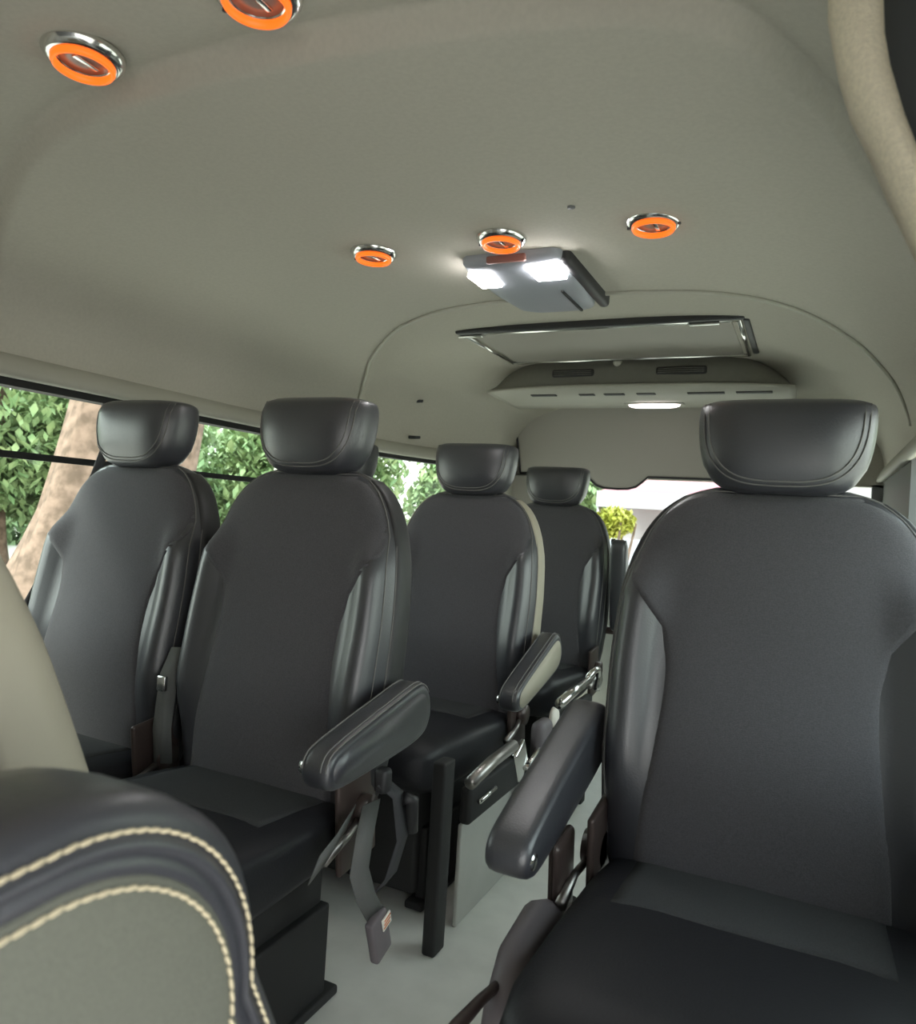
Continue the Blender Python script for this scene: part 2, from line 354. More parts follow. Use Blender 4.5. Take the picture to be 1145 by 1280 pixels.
# rear air conditioner
t = thing('rear_air_conditioner', 'grey crescent shaped rear air conditioner hanging from the roof', 'air conditioner', (0, 0, 0))
xc = -.76
def acx(k, hw_): return xc + hw_ * k
rings = []
for k in range(41):
    q = -1 + 2 * k / 40; s = (1 - abs(q) ** 5); top = 1.60 + .145 * max(0.02, 1 - abs(q) ** 4.5) ** .8
    x = xc + .66 * q; yf = 3.13 + .10 * abs(q) ** 3; ysl = .04
    rings.append([Vector((x, yf, 1.602)), Vector((x, yf, 1.612)), Vector((x, yf + ysl * .4, (1.612 + top) / 2)), Vector((x, yf + ysl, top)), Vector((x, 3.62, top)), Vector((x, 3.62, 1.602))])
m_ = MB(); m_.loft(rings); m_.build('housing', 'ac_grey', t)
m_ = MB(); rings = []
for k in range(41):
    q = -1 + 2 * k / 40; x = xc + .665 * q; yf = 3.115 + .10 * abs(q) ** 3
    rings.append([Vector((x, yf, 1.592)), Vector((x, yf - .004, 1.600)), Vector((x, yf, 1.607)), Vector((x, 3.62, 1.607)), Vector((x, 3.62, 1.584)), Vector((x, 3.50, 1.584))])
m_.loft(rings); m_.build('lower_lip', 'ac_lip', t)
for x0, x1 in ((-1.085, -.895), (-.63, -.425)):
    m_ = MB(); m_.box(((x0 + x1) / 2, 3.143, 1.662), (x1 - x0, .02, .034), .010); gr = m_.build('intake_grille', 'ac_dark', t)
    for i in range(3): m2 = MB(); m2.box(((x0 + x1) / 2, 3.131, 1.654 + i * .008), (x1 - x0 - .02, .004, .0015)); m2.build('vane', 'ac_grey', gr)
m_ = MB(); m_.tube([(-.795, 3.13, 1.700), (-.795, 3.17, 1.715)], .016, 14); m_.build('latch', 'ac_lip', t)
for x, wd in ((-1.16, .12), (-.955, .07), (-.83, .09), (-.69, .08), (-.44, .15), (-.25, .14)):
    m_ = MB(); m_.box((x, 3.26, 1.590), (wd, .03, .012), .002, Matrix.Rotation(-.03, 3, 'X')); m_.build('outlet_slot', 'ac_dark', t)
rm = thing('ceiling_lamp', 'white lit oval lamp strip under the rear air conditioner', 'light', (-.70, 3.50, 1.586))
m_ = MB(); m_.box((0, 0, 0), (.27, .06, .014), .006); m_.build('lamp_base', 'ac_lip', rm)
ring_ = []
for z, s in ((-.006, 1), (-.014, .96), (-.020, .8), (-.022, .4)):
    ring_.append([Vector((.12 * s * sgp(math.cos(2 * math.pi * k / 32), .8), .026 * s * math.sin(2 * math.pi * k / 32), z)) for k in range(32)])
m_ = MB(); m_.loft(ring_); m_.build('lamp_lens', 'strip_led', rm)

# ================================================================ seats
W = [(.34, .20), (.37, .245), (.45, .268), (.60, .281), (.75, .281), (.88, .272), (.96, .252), (1.01, .228), (1.045, .20), (1.07, .165), (1.085, .12), (1.092, .07)]
DD = [(.34, .05), (.37, .072), (.6, .078), (.9, .066), (1.03, .055), (1.07, .040), (1.085, .026), (1.092, .012)]
def rec(z): return -(1.16 - z) * .13 + .02
def fronty(x, z):
    w_ = ip(W, z); d = ip(DD, z); q = min(.9999, abs(x) / w_); c = q ** (1 / .55); s = math.sqrt(max(0, 1 - c * c))
    y = -d * s ** .7
    B = sst(.60, .86, q) * (1 - .8 * sst(.9, 1.0, q)); V = sst(.42, .62, z) * (1 - sst(.88, .97, z))
    y -= .042 * B * V
    y -= .018 * math.exp(-((z - .62) / .12) ** 2) * (1 - q * q) * 1.0        # lumbar swell
    return y + .075
ZS = [.34, .355, .37, .40] + [.44 + i * .03 for i in range(19)] + [1.0, 1.02, 1.04, 1.055, 1.068, 1.078, 1.086, 1.092]
FW = [(.40, .20), (.5, .192), (.62, .176), (.74, .170), (.82, .182), (.87, .215), (.91, .246), (.95, .242), (1.0, .221), (1.03, .199), (1.06, .160), (1.075, .13)]
def bodymesh():
    rings = []
    for z in ZS:
        w_ = ip(W, z); d = ip(DD, z); r = []
        for k in range(56):
            a = 2 * math.pi * k / 56; c, s = math.cos(a), math.sin(a); x = w_ * sgp(c, .55)
            y = fronty(x, z) if s < 0 else .075 + d * s ** .7
            r.append(Vector((x, y + rec(z), z)))
        rings.append(r)
    m_ = MB(); m_.loft(rings); return m_
def fabricmesh():
    rows = []; NZ = 40; NX = 28
    for i in range(NZ + 1):
        z = .40 + (1.075 - .40) * i / NZ; fw = ip(FW, z); r = []
        for k in range(NX + 1):
            u = -1 + 2 * k / NX; x = fw * u; e = min(1, (1 - abs(u)) * 8, (NZ - i) * .7)
            r.append(Vector((x, fronty(x, z) + rec(z) - .0004 - .005 * math.sqrt(max(0, e)), z)))
        rows.append(r)
    m_ = quadstrip(rows, .004, Vector((0, 1, 0))); return m_
def shellmesh():
    rings = []
    for z in ZS[2:-3]:
        w_ = ip(W, z) * 1.012 + .001; d = ip(DD, z); r = []
        for k in range(29):
            a = -.30 + (math.pi + .60) * k / 28; c, s = math.cos(a), math.sin(a); x = w_ * sgp(c, .55)
            y = .075 + (d + .018) * sgp(s, .7) * (1 if s > 0 else .8)
            r.append(Vector((x, y + rec(z), z)))
        r += [Vector((p.x * .9, .075 + (p.y - rec(z) - .075) * .8 + rec(z), z)) for p in reversed(r)]
        rings.append(r)
    m_ = MB(); m_.loft(rings); return m_
def pipingmesh(qq):
    top = 1.079 if qq < .97 else 1.086
    L = [(z, ip(W, z) * qq) for z in ZS[4:] if z < top]; wt = ip(W, top) * qq
    pts = [(-x, z) for z, x in L] + [(wt * u / 4, top) for u in range(-4, 5)] + [(x, z) for z, x in reversed(L)]
    m_ = MB(); m_.tube([Vector((x, fronty(x, z) + rec(z) - .001, z)) for x, z in pts], .0016, 6); return m_
HW = [(0, .07), (.04, .098), (.12, .118), (.3, .137), (.55, .147), (.8, .150), (.93, .148), (.97, .144), (1, .128)]
HD = [(0, .035), (.06, .055), (.3, .074), (.6, .080), (.85, .077), (.95, .068), (1, .052)]
HZ0, HZ1 = 1.076, 1.246
def hfront(x, t):
    w_ = ip(HW, t); d = ip(HD, t); q = min(.9999, abs(x) / w_); s = math.sqrt(1 - (q ** (1 / .6)) ** 2); return -d * s ** .75 + .066 + .012 * t
def headmesh():
    rings = []
    for t in [0, .03, .07, .12, .2, .3, .4, .5, .6, .7, .8, .87, .92, .955, .98, 1]:
        w_ = ip(HW, t); d = ip(HD, t); r = []
        for k in range(44):
            a = 2 * math.pi * k / 44; c, s = math.cos(a), math.sin(a); x = w_ * sgp(c, .6)
            y = hfront(x, t) if s < 0 else .066 + .012 * t + d * .95 * s ** .75
            r.append(Vector((x, y, HZ0 + (HZ1 - HZ0) * t)))
        rings.append(r)
    m_ = MB(); m_.loft(rings); return m_
def headpiping(off):
    pts = []
    for k in range(41):
        a = math.pi * k / 40; x = -(.136 - off) * sgp(math.cos(a), .62); t = .96 - (.88 - off * 5) * sgp(math.sin(a), .7)
        w_ = ip(HW, t); x = max(-w_ * .97, min(w_ * .97, x))
        pts.append(Vector((x, hfront(x, t) - .0008, HZ0 + (HZ1 - HZ0) * t)))
    m_ = MB(); m_.tube(pts, .0015, 6); return m_
def loftxz(tab, n=40, p=.42):   # tab: y, half width, z bottom, z top
    rings = []
    for y, hw_, zb, zt in tab:
        rings.append([Vector((hw_ * sgp(math.cos(2 * math.pi * k / n), p), y, (zb + zt) / 2 + (zt - zb) / 2 * sgp(math.sin(2 * math.pi * k / n), p))) for k in range(n)])
    m_ = MB(); m_.loft(rings); return m_
CT = [(-.62, .17, .36, .40), (-.61, .22, .33, .425), (-.585, .245, .31, .442), (-.52, .255, .295, .452), (-.35, .258, .29, .440), (-.15, .255, .30, .425), (-.03, .245, .31, .412), (-.01, .22, .33, .395)]
def cushfabric():
    rows = []
    for i in range(15):
        y = -.27 + .23 * i / 14; r = []
        for k in range(19):
            u = -1 + 2 * k / 18; zt = ip([(a, d_) for a, b, c_, d_ in CT], y); hw_ = .19
            q = abs(u * hw_) / .25; z = zt - .004 * q + .004 * min(1, (1 - abs(u)) * 6, i + .01, 14 - i + .01) ** .5
            r.append(Vector((u * hw_, y, z)))
        rows.append(r)
    return quadstrip(rows, .006, Vector((0, 0, -1)))
def armmesh(length, ang, h=.105, th=.062):
    """pad in local yz, pivot at origin, pointing -y; returns rounded pad and its rim tubes"""
    prof = []
    L = length
    top = [(.035, -.02), (.03, .012), (.012, .034), (-.02, .042), (-L * .3, .036), (-L * .6, .028), (-L * .88, .018), (-L * .97, .006)]
    bot = [(-L, -.018), (-L * .975, -.042), (-L * .88, -.055), (-L * .6, -.064), (-L * .3, -.072), (-.03, -.074), (.01, -.066), (.03, -.045)]
    prof = top + bot
    # densify
    P = []
    n = len(prof)
    for i in range(n):
        for t in (0, .25, .5, .75):
            p0, p1, p2, p3 = prof[i - 1], prof[i], prof[(i + 1) % n], prof[(i + 2) % n]
            P.append(tuple(.5 * (2 * p1[j] + (p2[j] - p0[j]) * t + (2 * p0[j] - 5 * p1[j] + 4 * p2[j] - p3[j]) * t * t + (3 * p1[j] - p0[j] - 3 * p2[j] + p3[j]) * t ** 3) for j in (0, 1)))
    cy = -L / 2; cz = -.02; R_ = Matrix.Rotation(ang, 3, 'X'); rings = []
    for xx, s in ((-th / 2, .80), (-th / 2 + .002, .88), (-th / 2 + .008, .97), (-th / 2 + .018, 1), (th / 2 - .018, 1), (th / 2 - .008, .97), (th / 2 - .002, .88), (th / 2, .80)):
        rings.append([R_ @ Vector((xx, cy + (y - cy) * (1 - (1 - s) * .28), cz + (z - cz) * s)) for y, z in P])
    m_ = MB(); m_.loft(rings)
    rim = []
    idx = list(range(4, 32))
    for xx, s in ((th / 2 - .006, .965), (-th / 2 + .006, .965), (th / 2 - .016, 1.0)):
        q_ = MB(); rim.append(q_); q_.tube([R_ @ Vector((xx, cy + (P[i][0] - cy) * (1 - (1 - s) * .28), cz + (P[i][1] - cz) * s + .0012)) for i in idx], .0017, 6)
    panel = MB()
    ring2 = [R_ @ Vector((th / 2 + .001, cy + (y - cy) * .90, cz + (z - cz) * .74)) for y, z in P]; ring3 = [p - Vector((.004, 0, 0)) for p in ring2]
    panel.loft([ring3, ring2])
    tip = R_ @ Vector((0, -L * .97, -.015))
    return m_, rim, panel, tip
MESH = {}
def once(key, fn):
    if key not in MESH:
        m_ = fn(); me = bpy.data.meshes.new(key); me.from_pydata([tuple(p) for p in m_.v], [], m_.f); me.update()
        bm = bmesh.new(); bm.from_mesh(me); bmesh.ops.recalc_face_normals(bm, faces=bm.faces); bm.to_mesh(me); bm.free()
        for p in me.polygons: p.use_smooth = True
        MESH[key] = me
    return MESH[key]
def part(name, key, fn, m, parent):
    me = once(key, fn)
    if not me.materials: me.materials.append(None)
    o = bpy.data.objects.new(name, me); C.objects.link(o); o.parent = parent
    o.material_slots[0].link = 'OBJECT'; o.material_slots[0].material = M[m]
    return o
def make_seat(x, y, label, group, arm=0, arm_len=.33, arm_ang=.13, shell='shell', arm_panel=None, leather='leather', fabric='fabric', skirt=False, arm_up=False, rz=0):
    t = thing('passenger_seat', label, 'seat', (x, y, 0), group, rz)
    b = part('backrest', 'seat_back', bodymesh, leather, t)
    part('fabric_panel', 'seat_fabric', fabricmesh, fabric, b)
    for qq in (.955, .99): part('piping', 'seat_piping%d' % (qq * 1000), lambda qq=qq: pipingmesh(qq), 'stitch', b)
    part('back_shell', 'seat_shell', shellmesh, shell, t)
    h = part('headrest', 'seat_head', headmesh, leather, t)
    for off in (0, .009): part('piping', 'head_piping%d' % (off * 1000), lambda off=off: headpiping(off), 'stitch', h)
    for s in (-1, 1):
        def post(s=s): m_ = MB(); m_.tube([(.05 * s, .065, 1.0), (.05 * s, .06, 1.12)], .006); return m_
        part('headrest_post', 'post%d' % s, post, 'chrome', t)
    c = part('seat_cushion', 'seat_cush', lambda: loftxz(CT), 'shaded_cushion_leather', t)
    part('fabric_panel', 'cush_fab', cushfabric, 'shaded_cushion_fabric', c)
    def base():
        m_ = MB(); m_.box((0, -.28, .165), (.36, .48, .27), .015); return m_
    part('seat_frame_blocker', 'seat_base', base, 'rubber', t)  # frame box carried down to the floor to block light under the seat
    for s in (-1, 1):
        def leg(s=s):
            m_ = MB(); m_.box((.185 * s, -.27, .10), (.028, .46, .20), .006); m_.box((.185 * s, -.27, .012), (.055, .52, .02), .006); return m_
        part('leg', 'seat_leg%d' % s, leg, 'rubber', t)
    s = arm if arm else 1
    def rcl(s=s):
        m_ = MB(); m_.box((s * .262, -.06, .40), (.014, .13, .20), .006, Matrix.Rotation(.12, 3, 'X')); m_.tube([(s * .255, -.05, .41), (s * .292, -.05, .41)], .030, 18); return m_
    part('recliner_bracket', 'rcl%d' % s, rcl, 'bronze', t)
    def lvr(s=s):
        m_ = MB(); m_.tube([(s * .275, -.06, .40), (s * .288, -.12, .385), (s * .288, -.20, .365)], [.007, .007, .011]); return m_
    part('recliner_lever', 'lvr%d' % s, lvr, 'steel', t)
    if arm:
        e = bpy.data.objects.new('armrest', None)
        C.objects.unlink(e) if e.name in C.objects else None
        pad, rim, panel, tip = armmesh(arm_len, arm_ang if not arm_up else -1.35, th=.062 if arm > 0 else .072)
        px = arm * (.281 + .036 + (.018 if arm > 0 else 0)); off = Vector((px, .015 if not arm_up else .06, .622 if not arm_up else .60))
        for q in (pad, *rim, panel): q.v = [Vector((v.x * arm if q is panel else v.x, v.y, v.z)) + off for v in q.v]
        a = pad.build('armrest', leather if not arm_panel else 'leather', t)
        if arm > 0:
            for q in rim: q.build('piping', 'stitch', a)
        panel.build('side_panel', arm_panel or leather, a)
        m_ = MB(); tp = off + tip; m_.tube([tp + Vector((-.038 * arm, .01, 0)), tp + Vector((-.024 * arm, .01, 0))], [.012, .014], 14); m_.build('knob', 'chrome' if not arm_up else 'shell', a)
        m_ = MB(); m_.tube([Vector((arm * .25, off.y - .01, off.z - .04)), Vector((px, off.y - .01, off.z - .04))], .016, 14); m_.build('pivot', 'bronze', a)
    if skirt:
        m_ = MB(); m_.box((arm * .312, -.31, .125), (.012, .46, .25), .004); m_.build('side_skirt', 'panel_grey', t)
        m_ = MB(); m_.box((arm * .315, -.655, .22), (.035, .055, .44), .006); m_.build('front_post', 'rubber', t)
        m_ = MB(); m_.box((arm * .322, -.045, .17), (.014, .045, .17), .004); m_.build('slot_cover', 'bronze', t)
    return t
GL = 'black passenger seats on the left side'
XI, XO = -1.034, -1.580
make_seat(XI, 1.32, 'black seat with stitched armrest left of the aisle, second from the left in its row', GL, arm=1, arm_len=.33, arm_ang=.13)
make_seat(XO, 1.32, 'leftmost black seat, beside the window that shows the tree trunk', GL)
make_seat(XI, 2.203, 'mid-distance black seat whose side shell and armrest side are cream', GL, arm=1, arm_len=.36, arm_ang=.28, shell='cream_vinyl', arm_panel='cream_vinyl', skirt=True)
make_seat(XO, 2.203, 'black window seat of the second row, only its headrest edge visible', GL)
make_seat(XI, 3.086, 'farthest visible black seat, last row beside the rear window', GL, arm=1, arm_len=.36, arm_up=True)
make_seat(-.058, 1.41, 'largest black seat, at the right facing the camera, armrest on its left', 'single passenger seats on the right side', arm=-1, arm_len=.43, arm_ang=.24)
near = make_seat(-.905, .57, 'cream-sided seat cut off by the left edge of the picture', 'near seats at the left edge', shell='cream_vinyl', leather='cream_vinyl', fabric='cream_vinyl')

for o in list(C.objects):
    if o.name.startswith('passenger_seat') and o.location.x < -1.0: o.scale = (.945, 1, 1)
for c in near.children:
    for q in list(c.children):
        if q.name.startswith('piping'): bpy.data.objects.remove(q)
    if c.name.split('.')[0] in ('backrest', 'back_shell', 'headrest', 'headrest_post'):
        R_ = Matrix.Rotation(.46, 3, 'X'); pv = Vector((0, .08, .42)); c.rotation_euler = (.46, 0, 0); c.location = pv - R_ @ pv
# ---------------------------------------------------------------- folded jump seat close to the camera (cream stitched)
t = thing('folded_jump_seat', 'folded jump seat with black leather rim, grey panel and cream stitching, bottom left corner', 'seat', (-.37, .2, 0))
def jprof(ins, n=14):
    # rounded outline in y,z ; local y = world - .2
    y1 = .275 - ins; zt = .842 - ins; zb = .36 + ins; y0 = -.30 + ins; r = .150 - ins * .55; P = []
    lean = lambda z: (zt - z) * .13
    P.append((y0, zb)); P.append((y0, zb + .2)); P.append((y0, zt - .12 - .02)); P.append((y0, zt - .10))
    for k in range(5): a = math.pi / 2 * k / 5; P.append((y0 + .1 - .1 * math.cos(a), zt - .012 - .1 + .1 * math.sin(a)))
    yy = y0 + .1; ye = y1 - r - .065
    for k in range(8): P.append((yy + (ye - yy) * k / 8, zt - .012 + .012 * k / 8))
    for k in range(n + 1):
        a = math.pi / 2 * k / n; P.append((ye + (r) * math.sin(a), zt - r + r * math.cos(a)))
    for k in range(1, 11): z = zt - r + (zb - zt + r) * k / 10; P.append((ye + r + (zt - r - z) * .50, z))
    return P
rings = []
for xx, ins in ((-.055, .03), (-.052, .012), (-.040, .002), (-.02, 0), (.02, 0), (.038, .002), (.047, .010), (.050, .018)):
    rings.append([Vector((xx, y, z)) for y, z in jprof(ins)])
# welt between the stitch rows, then the recessed edge of the grey panel
for xx, ins in ((.0535, .020), (.0555, .024), (.0500, .0265), (.0555, .029), (.0545, .033)):
    rings.append([Vector((xx, y, z)) for y, z in jprof(ins)])
m_ = MB(); m_.loft(rings); pad = m_.build('seat_pad', 'leather', t)
m_ = MB(); m_.loft([[Vector((xx, y, z)) for y, z in jprof(i_)] for xx, i_ in ((.052, .033), (.0560, .036), (.0585, .048), (.060, .08))]); m_.build('side_panel', 'grey_vinyl', t)
# stitches: one small capsule each along two rows
def along(P, step):
    out = []; acc = 0
    for i in range(len(P) - 1):
        a, b = Vector(P[i]), Vector(P[i + 1]); L = (b - a).length; d = step - acc if acc else 0
        while d <= L: out.append((a + (b - a) * (d / L), (b - a).normalized())); d += step
        acc = (L - (d - step)) % step
    return out
sm_ = MB(); sm_.tube([(0, -.0042, 0), (0, -.0034, 0), (0, 0, 0), (0, .0034, 0), (0, .0042, 0)], [.0004, .0011, .0014, .0011, .0004], 8)
sme = once('stitch_mesh', lambda: sm_); sme.materials.append(M['thread'])
for ins, xx in ((.0155, .0508), (.040, .0572)):
    P = [(p[0], p[1]) for p in jprof(ins)][3:]
    for p, d in along(P, .0088):
        if p.y < .48 and d.y < 0: continue
        o = bpy.data.objects.new('stitch', sme); C.objects.link(o); o.parent = pad
        ang = math.atan2(d.y, d.x) + .12
        o.location = (xx + .0006, p.x, p.y); o.rotation_euler = (ang, 0, 0)
m_ = MB(); m_.tube([(0, -.05, .40), (0, -.05, .03)], .022, 14); m_.build('pedestal', 'steel', t)
m_ = MB(); m_.box((0, -.05, .012), (.12, .26, .024), .006); m_.build('foot_plate', 'shell', t)

# ---------------------------------------------------------------- bare jump seat frames along the aisle, further back
GJ = 'folded jump seat frames along the aisle'
t = thing('jump_seat_frame', 'steel jump seat frame on the aisle side of the cream-sided seat', 'seat frame', (-.70, 1.9, 0), GJ)
def P3(x, y, z): return (x + .70, y - 1.9, z)
m_ = MB(); m_.tube([P3(-.70, 1.62, .372), P3(-.70, 1.75, .388), P3(-.70, 1.90, .392)], .016, 10); m_.build('top_rail', 'steel', t)
m_ = MB(); m_.tube([P3(-.69, 1.66, .318), P3(-.69, 1.76, .322)], .006, 8); m_.build('lock_rod', 'chrome', t)
m_ = MB(); m_.box(P3(-.70, 1.96, .335), (.018, .075, .10), .008, Matrix.Rotation(.5, 3, 'X')); m_.build('hinge_plate', 'chrome', t)
m_ = MB(); m_.tube([P3(-.69, 1.99, .305), P3(-.69, 2.06, .325), P3(-.69, 2.10, .365)], .010, 10); m_.build('hook_arm', 'chrome', t)
m_ = MB(); m_.box(P3(-.695, 2.12, .355), (.045, .10, .12), .02); m_.build('hinge_cover', 'mauve', t)
m_ = MB(); m_.tube([P3(-.685, 2.18, .41), P3(-.67, 2.18, .41)], [.032, .026], 18); m_.build('hinge_cap', 'tag_white', t)
m_ = MB(); m_.box(P3(-.715, 1.80, .31), (.03, .34, .09), .01); m_.box(P3(-.70, 2.02, .16), (.03, .05, .32), .006); m_.build('side_frame', 'rubber', t)
t = thing('jump_seat_frame', 'bright steel jump seat arm beside the farthest seat', 'seat frame', (-.69, 2.5, 0), GJ)
def P4(x, y, z): return (x + .69, y - 2.5, z)
m_ = MB(); m_.tube([P4(-.70, 2.30, .425), P4(-.70, 2.45, .437), P4(-.70, 2.62, .445)], .017, 10); m_.build('top_rail', 'chrome', t)
m_ = MB(); m_.tube([P4(-.70, 2.62, .45), P4(-.69, 2.66, .475), P4(-.69, 2.72, .47), P4(-.69, 2.75, .43), P4(-.69, 2.72, .395)], .013, 10); m_.build('hook_arm', 'chrome', t)
m_ = MB(); m_.tube([P4(-.69, 2.40, .365), P4(-.69, 2.56, .375)], .009, 8); m_.build('lock_rod', 'chrome', t)
m_ = MB(); m_.box(P4(-.715, 2.50, .31), (.03, .42, .14), .01); m_.box(P4(-.71, 2.36, .12), (.03, .05, .24), .006); m_.box(P4(-.71, 2.64, .12), (.03, .05, .24), .006); m_.build('side_frame', 'rubber', t)

# ---------------------------------------------------------------- recliner and cushion trim of the right seat (own jump seat hinge)
t = thing('seat_hinge_bracket', 'brown metal hinge bracket and mauve trim left of the largest seat', 'bracket', (-.37, 1.2, 0))
def P5(x, y, z): return (x + .37, y - 1.2, z)
m_ = MB(); m_.box(P5(-.365, 1.27, .385), (.022, .10, .15), .012, Matrix.Rotation(.1, 3, 'X')); m_.build('hinge_plate', 'bronze', t)
m_ = MB(); m_.tube([P5(-.375, 1.26, .43), P5(-.385, 1.30, .44), P5(-.385, 1.33, .42)], .009, 10); m_.build('hook', 'steel', t)
m_ = MB(); m_.tube([P5(-.37, 1.30, .30), P5(-.37, 1.18, .345), P5(-.37, 1.08, .335), P5(-.37, 1.02, .29), P5(-.37, .98, .22)], [.030, .034, .032, .026, .02], 14); m_.build('curved_trim', 'mauve', t)
m_ = MB(); m_.tube([P5(-.38, 1.05, .315), P5(-.385, .98, .325), P5(-.385, .90, .335), P5(-.385, .84, .335)], [.008, .008, .010, .012], 10); m_.build('lever', 'bronze', t)
m_ = MB(); m_.box(P5(-.365, 1.20, .16), (.025, .30, .32), .008); m_.build('side_frame', 'rubber', t)

# ---------------------------------------------------------------- belts
t = thing('seat_belt', 'charcoal seat belt with hanging tagged buckle below the stitched armrest', 'seat belt', (-.72, 1.25, 0))
def P6(x, y, z): return (x + .72, y - 1.25, z)
m_ = MB(); m_.strap([P6(-.735, 1.27, .47), P6(-.715, 1.30, .44), P6(-.70, 1.30, .36), P6(-.71, 1.28, .29), P6(-.72, 1.25, .27)], (0, 1, .0), .045); m_.build('webbing', 'belt', t)
m_ = MB(); m_.strap([P6(-.74, 1.24, .44), P6(-.72, 1.19, .40), P6(-.715, 1.17, .34), P6(-.715, 1.20, .28), P6(-.72, 1.25, .22)], (.3, 1, .1), .045); m_.build('lower_webbing', 'belt_lt', t)
R6 = Matrix.Rotation(.35, 3, 'X')
m_ = MB(); m_.box(P6(-.715, 1.255, .185), (.020, .055, .095), .006, R6); bk = m_.build('buckle', 'mauve', t)
m_ = MB(); m_.box(P6(-.703, 1.262, .212), (.003, .030, .026), .0008, R6); tg = m_.build('tag', 'tag_white', bk)
m_ = MB()
for dz in (-.007, 0, .007): m_.box(P6(-.7010, 1.262, .212 + dz), (.001, .022, .0025), 0, R6)
m_.build('tag_print', 'tag_orange', bk)
m_ = MB(); m_.strap([P6(-.76, 1.20, .42), P6(-.745, 1.12, .395), P6(-.745, 1.07, .375)], (.2, .35, 1), .05); m_.build('tongue_webbing', 'belt_lt', t)
m_ = MB(); m_.box(P6(-.735, 1.27, .475), (.03, .03, .05), .01); m_.build('anchor', 'shell', t)
m_ = MB(); m_.tube([P6(-.71, 1.315, .43), P6(-.70, 1.33, .425), P6(-.70, 1.335, .36)], .014, 10); m_.build('guide_loop', 'shell', t)
t = thing('seat_belt', 'thin seat belt with bright buckle between the two leftmost seats', 'seat belt', (-1.30, 1.25, 0))
m_ = MB(); m_.strap([(0, .03, .66), (0, .0, .60), (0, -.01, .48), (0, 0, .40)], (.8, .6, 0), .04); m_.build('webbing', 'belt_lt', t)
m_ = MB(); m_.box((.0, -.018, .585), (.025, .012, .035), .004); m_.build('buckle', 'chrome', t)
t = thing('seat_belt', 'dark belt running down the left window to the leftmost seat', 'seat belt', (-1.83, 1.4, 0))
m_ = MB(); m_.strap([(0, .10, 1.22), (0, .045, 1.06), (0, -.05, .86), (0, -.135, .70), (.01, -.19, .55)], (0, 1, .2), .032); m_.build('webbing', 'belt', t)
m_ = MB(); m_.box((-.01, .10, 1.235), (.03, .05, .04), .008); m_.build('anchor', 'shell', t)

# ================================================================ outside
GZ = -.55
o = MB(); o.box((0, 5, GZ - .05), (90, 90, .1)); struct(o.build('ground', 'bounce_ground', smooth=False))
def leaves(nleaf, cx, cy, cz, rx, ry, rz_, s):
    m_ = MB()
    for _ in range(nleaf):
        while True:
            p = Vector((random.uniform(-1, 1), random.uniform(-1, 1), random.uniform(-1, 1)))
            if .35 < p.length < 1: break
        p = Vector((cx + p.x * rx, cy + p.y * ry, cz + p.z * rz_))
        R_ = Matrix.Rotation(random.uniform(0, 6.28), 3, 'Z') @ Matrix.Rotation(random.uniform(-1.2, 1.2), 3, 'X')
        k = s * random.uniform(.6, 1.3)
        m_.add([p + R_ @ Vector(q) * k for q in ((0, -1, 0), (.45, 0, .08), (0, 1, 0), (-.45, 0, .08))], [(0, 1, 2, 3)])
    return m_
def trunk(h, r0, r1, lean, seed, flare=1.9):
    rnd = random.Random(seed); rings = []; ph = [rnd.uniform(0, 6.28) for _ in range(6)]
    for i in range(26):
        t = i / 25; z = h * t; rr = (r0 + (r1 - r0) * t) * (1 + (flare - 1) * math.exp(-t * h / .9)); ring_ = []
        for k in range(40):
            a = 2 * math.pi * k / 40; f_ = 1 + .07 * math.sin(5 * a + ph[0] + z) + .05 * math.sin(9 * a + ph[1] - z * .7) + .03 * math.sin(17 * a + ph[2] + 2 * z)
            ring_.append(Vector((rr * f_ * math.cos(a) + lean[0] * t, rr * f_ * math.sin(a) + lean[1] * t, z)))
        rings.append(ring_)
    m_ = MB(); m_.loft(rings); return m_
def tree(x, y, label, h, r0, crowns, lean=(0, 0), n=1500, s=.16, flare=1.6, seed=1, leafm='leaf'):
    t = thing('tree', label, 'tree', (x, y, GZ), 'trees outside the van windows')
    trunk(h, r0, r0 * .6, lean, seed, flare).build('trunk', 'bark', t)
    m_ = MB()
    for (cx, cy, cz, r) in crowns:
        q = leaves(n, cx, cy, cz, r, r, r * .8, s); m_.add(q.v, q.f)
    c = m_.build('foliage', leafm, t, smooth=False); c['kind'] = 'stuff'
    return t
tree(-6.05, 4.75, 'broad flaring brown tree trunk just outside the left window', 7, .60, [(0, 0, 6.6, 2.6)], lean=(.9, .5), flare=1.75, seed=3, n=2500)
tree(-13.6, 8.6, 'leafy green tree left of the broad trunk, seen through the left window', 4, .22, [(0, 0, 3.2, 2.7), (-.5, -1.6, 1.9, 2.0), (.8, 1.4, 2.0, 1.8)], seed=5, n=9000, s=.13)
t = thing('hedge', 'long pale green hedge far off beyond the trees on the left', 'hedge', (-21, 12, GZ))
h_ = leaves(30000, 0, 0, 2.2, 1.6, 15, 3.4, .24); h_.build('foliage', 'leaf_far', t, smooth=False)['kind'] = 'stuff'
tree(-10.4, 14.0, 'pale green tree behind the gap between the two left seats', 4, .2, [(0, 0, 2.6, 2.2), (-.5, -.5, 1.6, 1.9)], seed=6, n=8000, s=.14)
tree(-8.0, 19.6, 'distant green tree seen through the second left window', 4, .2, [(0, 0, 2.6, 2.6), (1.2, .5, 2.2, 2.2), (-.6,-.3,1.6,2.2)], seed=8, n=7000, s=.15)
tree(4.8, 9.0, 'green tree outside the right side window', 4, .2, [(0, 0, 2.6, 2.4)], seed=9, n=2200, s=.2)
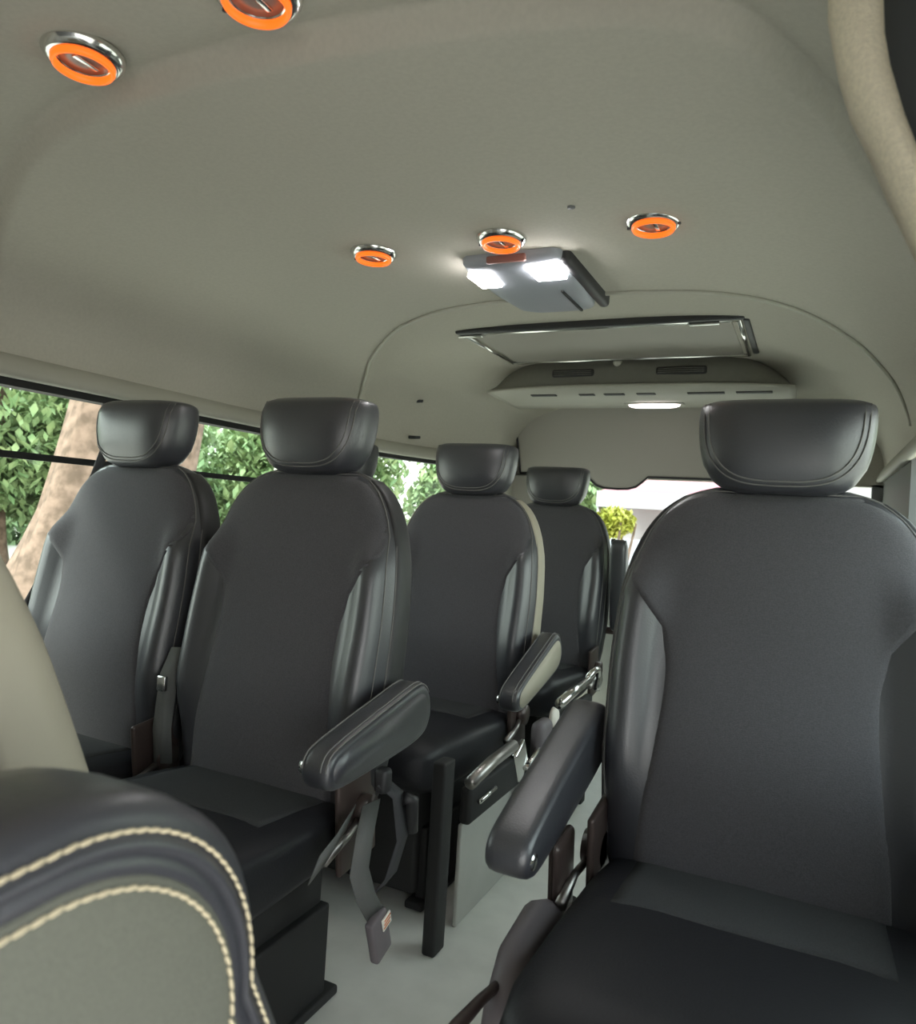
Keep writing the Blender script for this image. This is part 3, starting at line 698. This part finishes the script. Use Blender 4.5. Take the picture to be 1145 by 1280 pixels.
# yellow-green bush and pink-white canopies behind the van
t = thing('bush', 'small yellow-green bush seen through the rear window', 'bush', (-2.05, 8.4, GZ))
leaves(900, 0, 0, 1.60, .24, .24, .17, .055).build('foliage', 'leaf_y', t, smooth=False)['kind'] = 'stuff'
m_ = MB()
for k in range(5): m_.tube([(0, 0, 0), (.1 * math.cos(k * 1.3), .1 * math.sin(k * 1.3), .8), (.25 * math.cos(k * 1.3), .2 * math.sin(k * 1.3), 1.6)], [.035, .025, .012], 8)
m_.build('stem', 'bark', t)
def canopy(x, y, w_, d, h, m1, m2, label, rz=0):
    t = thing('market_canopy', label, 'canopy', (x, y, GZ), 'market canopies behind the van', rz)
    m_ = MB(); z0 = h - .55
    v = [(-w_ / 2, -d / 2, z0), (w_ / 2, -d / 2, z0), (w_ / 2, d / 2, z0), (-w_ / 2, d / 2, z0), (-w_ / 6, 0, h), (w_ / 6, 0, h)]
    m_.add(v, [(0, 1, 5, 4), (1, 2, 5), (2, 3, 4, 5), (3, 0, 4), (0, 3, 2, 1)]); m_.build('roof', m1, t, smooth=False)
    m_ = MB(); m_.box((0, -d / 2, z0 - .12), (w_, .02, .28)); m_.build('valance', m2, t, smooth=False)
    for sx in (-1, 1):
        for sy in (-1, 1): m_ = MB(); m_.tube([(sx * w_ / 2.05, sy * d / 2.1, 0), (sx * w_ / 2.05, sy * d / 2.1, z0)], .035); m_.build('pole', 'steel', t)
    m_ = MB(); m_.box((0, d / 2 - .1, z0 / 2 + .05), (w_, .02, z0 - .1)); m_.build('back_sheet', m2, t, smooth=False)
canopy(-1.9, 14.2, 3.4, 2.4, 2.7, 'pink', 'white_tent', 'pink roofed canopy nearest the rear window', .1)
canopy(-2.6, 18.5, 3.6, 2.4, 2.9, 'white_tent', 'white_tent', 'white canopy behind and left of the pink one', -.1)
t = thing('building', 'long pale grey building wall far behind the van', 'building', (-3, 25, GZ))
m_ = MB(); m_.box((0, 0, 3.2), (18, 4, 6.4), .05); m_.build('wall', 'far_wall', t, smooth=False)
m_ = MB(); m_.box((0, -.2, 6.5), (18.8, 5, .3), .05); m_.build('roof', 'pink', t, smooth=False)
for k in range(6): m_ = MB(); m_.box((-7.5 + 3 * k, -2.02, 3.9), (1.4, .1, 1.5), .02); m_.build('window', 'ac_dark', t, smooth=False)
t = thing('parked_car', 'pink-red parked car low behind the rear window', 'car', (-2.6, 10.8, GZ))
m_ = loftxz([(-1.9, .75, .55, .75), (-1.8, .85, .3, .9), (-1.0, .88, .25, 1.0), (1.2, .88, .25, 1.0), (1.85, .85, .3, .9), (1.95, .75, .5, .8)], 32, .5)
m_.build('body', 'pink', t); m_ = loftxz([(-.9, .5, .95, 1.0), (-.4, .70, .95, 1.36), (.7, .72, .95, 1.38), (1.2, .6, .95, 1.0)], 32, .5); m_.build('cabin', 'white_tent', t)
for sx in (-1, 1):
    for y_ in (-1.15, 1.2): m_ = MB(); m_.tube([(sx * .72, y_, .32), (sx * .9, y_, .32)], .32, 24); m_.build('wheel', 'rubber', t)
